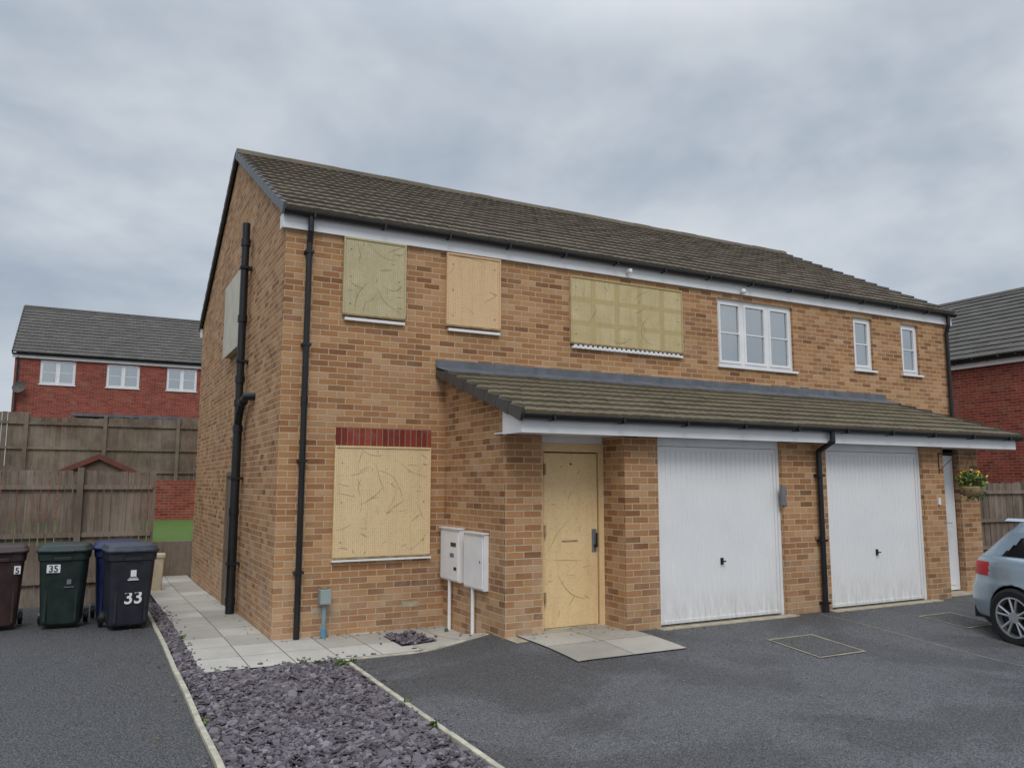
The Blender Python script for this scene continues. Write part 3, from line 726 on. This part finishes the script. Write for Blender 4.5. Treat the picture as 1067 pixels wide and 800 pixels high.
# ================================================================== neighbour houses
def nhouse(T,L,Dp,zb,ze,zr,winlist,dk='tileg'):
    e=empty('brick_house')
    b=B('walls',e,T=T)
    holes=[(w[0],w[1],w[2],w[3]) for w in winlist]
    wall_xz(b,0,0,L,zb,ze,holes,'redbrick')
    for X in (0,L): b.poly([(X,0,zb),(X,Dp,zb),(X,Dp,ze),(X,Dp/2,zr-.08),(X,0,ze)],'redbrick')
    b.poly([(0,Dp,zb),(L,Dp,zb),(L,Dp,ze),(0,Dp,ze)],'redbrick'); b.done()
    b=B('roof',e,T=T)
    tiled(b,-.08,L+.08,-.2,ze+.2-.0,Dp/2,zr,dk); tiled(b,-.08,L+.08,Dp+.2,ze+.2,Dp/2,zr,dk)
    b.prismx([(Dp/2-.13,zr-.03),(Dp/2-.06,zr+.06),(Dp/2+.06,zr+.06),(Dp/2+.13,zr-.03)],-.1,L+.1,dk)
    verge(b,-.08,-.2,ze+.2,Dp/2,zr,'verge2'); verge(b,L+.08,-.2,ze+.2,Dp/2,zr,'verge2',sgn=1); b.done()
    b=B('fascia',e,T=T); b.box(-.1,L+.1,-.10,-.01,ze-.03,ze+.14,'white'); gutter(b,-.1,L+.1,-.17,ze+.15); b.tube([(.12,-.08,ze),(.12,-.08,zb)],.036,'black'); b.done()
    b=B('windows',e,T=T)
    for w in winlist:
        window(b,.04,w[0],w[1],w[2],w[3],w[4],bar=True); sill(b,w[0],w[1],0,w[2])
    b.done(); return e
nx,ny=-5.12,30.
wl=[]
for a,c in ((.95,2.30),(3.52,4.86),(6.0,7.30),(9.,10.3)): wl.append((a,c,5.88,6.93,[.5]))
nhouse(lambda x,y,z:(nx+x,ny+y,z),12.,8.,2.0,7.0,9.98,wl)
e=bpy.data.objects['brick_house.001']; b=B('satellite_dish',e)
b.rings([(0,0,.02,.02,0,2),(0,0,.16,.16,.03,2),(0,0,.27,.27,.09,2)],'verge2',cap=False,seg=24); o=b.done(); o.location=(-4.85,29.75,5.65); o.rotation_euler=(math.radians(70),0,math.radians(-20))
X0=18.7
nhouse(lambda x,y,z:(X0+y,12.-x,z),13.,8.,-.1,4.75,7.5,[(2,3.2,3.5,4.6,[.5])])
# ================================================================== car
cpaint=plain('car_paint',lin(146,164,178),.28,.03,2,metal=.35,coat=1.); M['cpaint']=cpaint
M['cglass']=plain('car_glass',lin(22,26,30),.06,.05,spec=.9); M['tyre']=plain('tyre',lin(26,26,27),.85,.1); M['alloy']=plain('alloy',lin(186,190,194),.3,.05,metal=.7)
M['tail']=plain('tail_lamp',lin(190,18,26),.35,.1,spec=.3); M['plate']=plain('plate_yellow',lin(226,190,60),.5,.05); M['head']=plain('head_lamp',lin(200,206,210),.1,.05)
car=empty('parked_car')
L=4.3
def interp(z,tab):
    for (a,va),(c,vc) in zip(tab[:-1],tab[1:]):
        if z<=c: 
            t=max(0,(z-a)/(c-a)); return va+(vc-va)*t
    return tab[-1][1]
rear=[(.18,.14),(.3,.04),(.45,.0),(.6,.02),(.68,.07),(.78,.06),(.9,.10),(.97,.16)]
front=[(.18,L-.2),(.3,L-.04),(.5,L),(.65,L-.08),(.75,L-.25),(.82,L-.55),(.9,L-1.05),(.97,L-1.35)]
wid=[(.18,.80),(.25,.86),(.4,.885),(.55,.895),(.66,.90),(.70,.885),(.85,.87),(.93,.84),(.97,.80)]
b=B('body',car,smooth=True)
rs=[]
z=.18
while z<=.971:
    r_,f_,w_=interp(z,rear),interp(z,front),interp(z,wid); rs.append(((r_+f_)/2,0,(f_-r_)/2,w_,z,5.5)); z+=.0232
def bm(c):
    if .74<c.z<.90 and c.x<.48 and abs(c.y)>.42: return 'tail'
    if c.z<.27: return 'black'
    if .60<c.z<.72 and c.x>L-.5 and abs(c.y)>.45: return 'head'
    if .30<c.z<.6 and c.x>L-.3 and abs(c.y)<.45: return 'black'
    return 'cpaint'
b.rings(rs,'cpaint',seg=192,matf=bm)
body=b.done()
cut=[]
for wx in (.82,L-.86):
    for s in (-1,1):
        cb=B('cut'); cb.tube([(wx,s*.62,.315),(wx,s*1.1,.315)],.355,'black',40); cut.append(cb.done())
for cobj in cut:
    md=body.modifiers.new('b','BOOLEAN'); md.operation='DIFFERENCE'; md.solver='EXACT'; md.object=cobj
dg=bpy.context.evaluated_depsgraph_get(); me=bpy.data.meshes.new_from_object(body.evaluated_get(dg)); body.modifiers.clear(); body.data=me
for cobj in cut: bpy.data.objects.remove(cobj)
b=B('greenhouse',car,smooth=True)
gr=[(.95,.14),(1.0,.22),(1.2,.44),(1.32,.58),(1.38,.62),(1.41,.80),(1.43,1.1)]
gf=[(.95,L-1.15),(1.2,L-1.62),(1.35,L-1.95),(1.41,L-2.3),(1.43,L-2.7)]
gw=[(.95,.81),(1.05,.77),(1.25,.69),(1.35,.62),(1.39,.54),(1.415,.42),(1.43,.3)]
rs=[]
for zz in [.95+.0135*i for i in range(33)]+[1.39,1.40,1.41,1.42,1.43]:
    r_,f_,w_=interp(zz,gr),interp(zz,gf),interp(zz,gw); rs.append(((r_+f_)/2,0,(f_-r_)/2,w_,zz,6))
def gm(c):
    if c.z<.975 or c.z>1.345: return 'cpaint'
    r_,f_=interp(c.z,gr),interp(c.z,gf)
    if abs(c.y)<.55: return 'cglass' if abs(c.y)<.52 else 'cpaint'
    if c.x<r_+.42 or c.x>f_-.12: return 'cpaint'
    if abs(c.x-1.95)<.05: return 'black'
    return 'cglass'
b.rings(rs,'cpaint',seg=160,matf=gm); b.done()
b=B('trim',car); b.box(-.012,.03,-.26,.26,.50,.61,'plate'); b.box(.0,.1,-.55,.55,.2,.33,'black')
for s in (-1,1): b.ball((L-1.5,s*.96,1.0),.1,'cpaint',.8,1,.6)
b.prismx([(-.55,1.37),(.55,1.37),(.5,1.40),(-.5,1.40)],.50,.8,'cpaint'); b.done()
for i,wx in enumerate((.82,L-.86)):
    for s in (-1,1):
        b=B('wheel_%d'%(2*i+(s+1)//2),car); yy=s*.80
        ring=[(.205,.09),(.235,.105),(.285,.108),(.312,.09),(.32,.05),(.32,-.05),(.312,-.09),(.285,-.1),(.205,-.09)]
        n=48;vs=[];fs=[]
        for j in range(n):
            t=6.28318*j/n
            for r_,w_ in ring: vs.append((wx+r_*math.cos(t),yy+s*w_,.32+r_*math.sin(t)))
        q=len(ring)
        for j in range(n):
            for k in range(q-1): fs.append((j*q+k,((j+1)%n)*q+k,((j+1)%n)*q+k+1,j*q+k+1))
        b.add(vs,fs,'tyre')
        b.tube([(wx,yy-s*.05,.32),(wx,yy+s*.02,.32)],.21,'black',40)
        vs=[];fs=[];ring=[(.215,.09),(.222,.104),(.205,.104),(.2,.03)]
        for j in range(n):
            t=6.28318*j/n
            for r_,w_ in ring: vs.append((wx+r_*math.cos(t),yy+s*w_,.32+r_*math.sin(t)))
        for j in range(n):
            for k in range(3): fs.append((j*4+k,((j+1)%n)*4+k,((j+1)%n)*4+k+1,j*4+k+1))
        b.add(vs,fs,'alloy')
        for j in range(5):
            for dd in (-.16,.16):
                t=6.28318*j/5+.3; a1=t+dd*1.35
                p0=Vector((wx+.05*math.cos(t+dd),yy+s*.085,.32+.05*math.sin(t+dd))); p1=Vector((wx+.21*math.cos(a1),yy+s*.092,.32+.21*math.sin(a1)))
                b.tube([tuple(p0),tuple(p1)],.014,'alloy',6)
        b.tube([(wx,yy+s*.04,.32),(wx,yy+s*.10,.32)],.06,'alloy',24)
        b.done()
ang=math.radians(-90-10)
car.rotation_euler=(0,0,ang)
wheel_world=Vector((7.31,-4.13,-.15))
loc=Matrix.Rotation(ang,3,'Z')@Vector((.82,-.88,0))
car.location=(wheel_world.x-loc.x,wheel_world.y-loc.y,wheel_world.z)
# ================================================================== world & light
w=bpy.data.worlds.new('World'); sc.world=w; w.use_nodes=True; nt=w.node_tree; nt.nodes.clear(); g=G(nt)
el,az=math.radians(48),math.radians(200)
sky=g.n('ShaderNodeTexSky'); sky.sky_type='NISHITA'; sky.sun_disc=False; sky.sun_elevation=el; sky.sun_rotation=az
bg1=g.n('ShaderNodeBackground',{'Strength':.1}); g.set(bg1.inputs[0],sky.outputs[0])
d=g.n('ShaderNodeTexCoord').outputs['Generated']; x,y,z=sepxyz(g,d)
zz=g.m('ADD',g.m('MAXIMUM',z,0.),.30)
p=g.vec(g.m('DIVIDE',x,zz),g.m('DIVIDE',y,zz),8.3)
n1=g.noise(p,.95,5,.5,.35); n2=g.noise(p,3.0,4,.6,.2)
nn=g.m('ADD',g.m('MULTIPLY',n1,.78),g.m('MULTIPLY',n2,.22))
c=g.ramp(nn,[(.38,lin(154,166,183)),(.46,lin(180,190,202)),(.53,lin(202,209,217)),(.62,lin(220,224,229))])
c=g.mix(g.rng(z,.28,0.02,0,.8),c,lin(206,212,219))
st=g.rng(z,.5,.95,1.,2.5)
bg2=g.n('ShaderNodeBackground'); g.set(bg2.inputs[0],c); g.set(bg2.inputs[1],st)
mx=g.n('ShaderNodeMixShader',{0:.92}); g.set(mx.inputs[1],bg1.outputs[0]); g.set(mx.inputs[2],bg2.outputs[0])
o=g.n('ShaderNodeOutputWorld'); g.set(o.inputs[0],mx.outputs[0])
sun=bpy.data.lights.new('sun','SUN'); sun.energy=1.3; sun.angle=math.radians(25); sun.color=(1,.98,.95)
so=bpy.data.objects.new('sun',sun); sc.collection.objects.link(so)
sd=Vector((math.sin(az)*math.cos(el),math.cos(az)*math.cos(el),math.sin(el)))
so.rotation_euler=sd.to_track_quat('Z','Y').to_euler()
# ================================================================== camera
yw,pt,rl=[math.radians(k) for k in(27.762,7.131,.083)]
F=Vector((math.sin(yw)*math.cos(pt),math.cos(yw)*math.cos(pt),math.sin(pt))); R0=Vector((math.cos(yw),-math.sin(yw),0)); U0=R0.cross(F)
R=R0*math.cos(rl)+U0*math.sin(rl); U=U0*math.cos(rl)-R0*math.sin(rl)
cam=bpy.data.cameras.new('camera'); cam.sensor_width=36; cam.lens=826.794/1067*36; cam.clip_end=2000; cam.clip_start=.05
co_=bpy.data.objects.new('camera',cam); sc.collection.objects.link(co_)
mt=Matrix((R,U,-F)).transposed().to_4x4(); mt.translation=Vector((-1.935,-9.596,1.653)); co_.matrix_world=mt
sc.camera=co_
sc.view_settings.view_transform='Standard'; sc.view_settings.look='None'; sc.view_settings.exposure=0; sc.view_settings.gamma=1
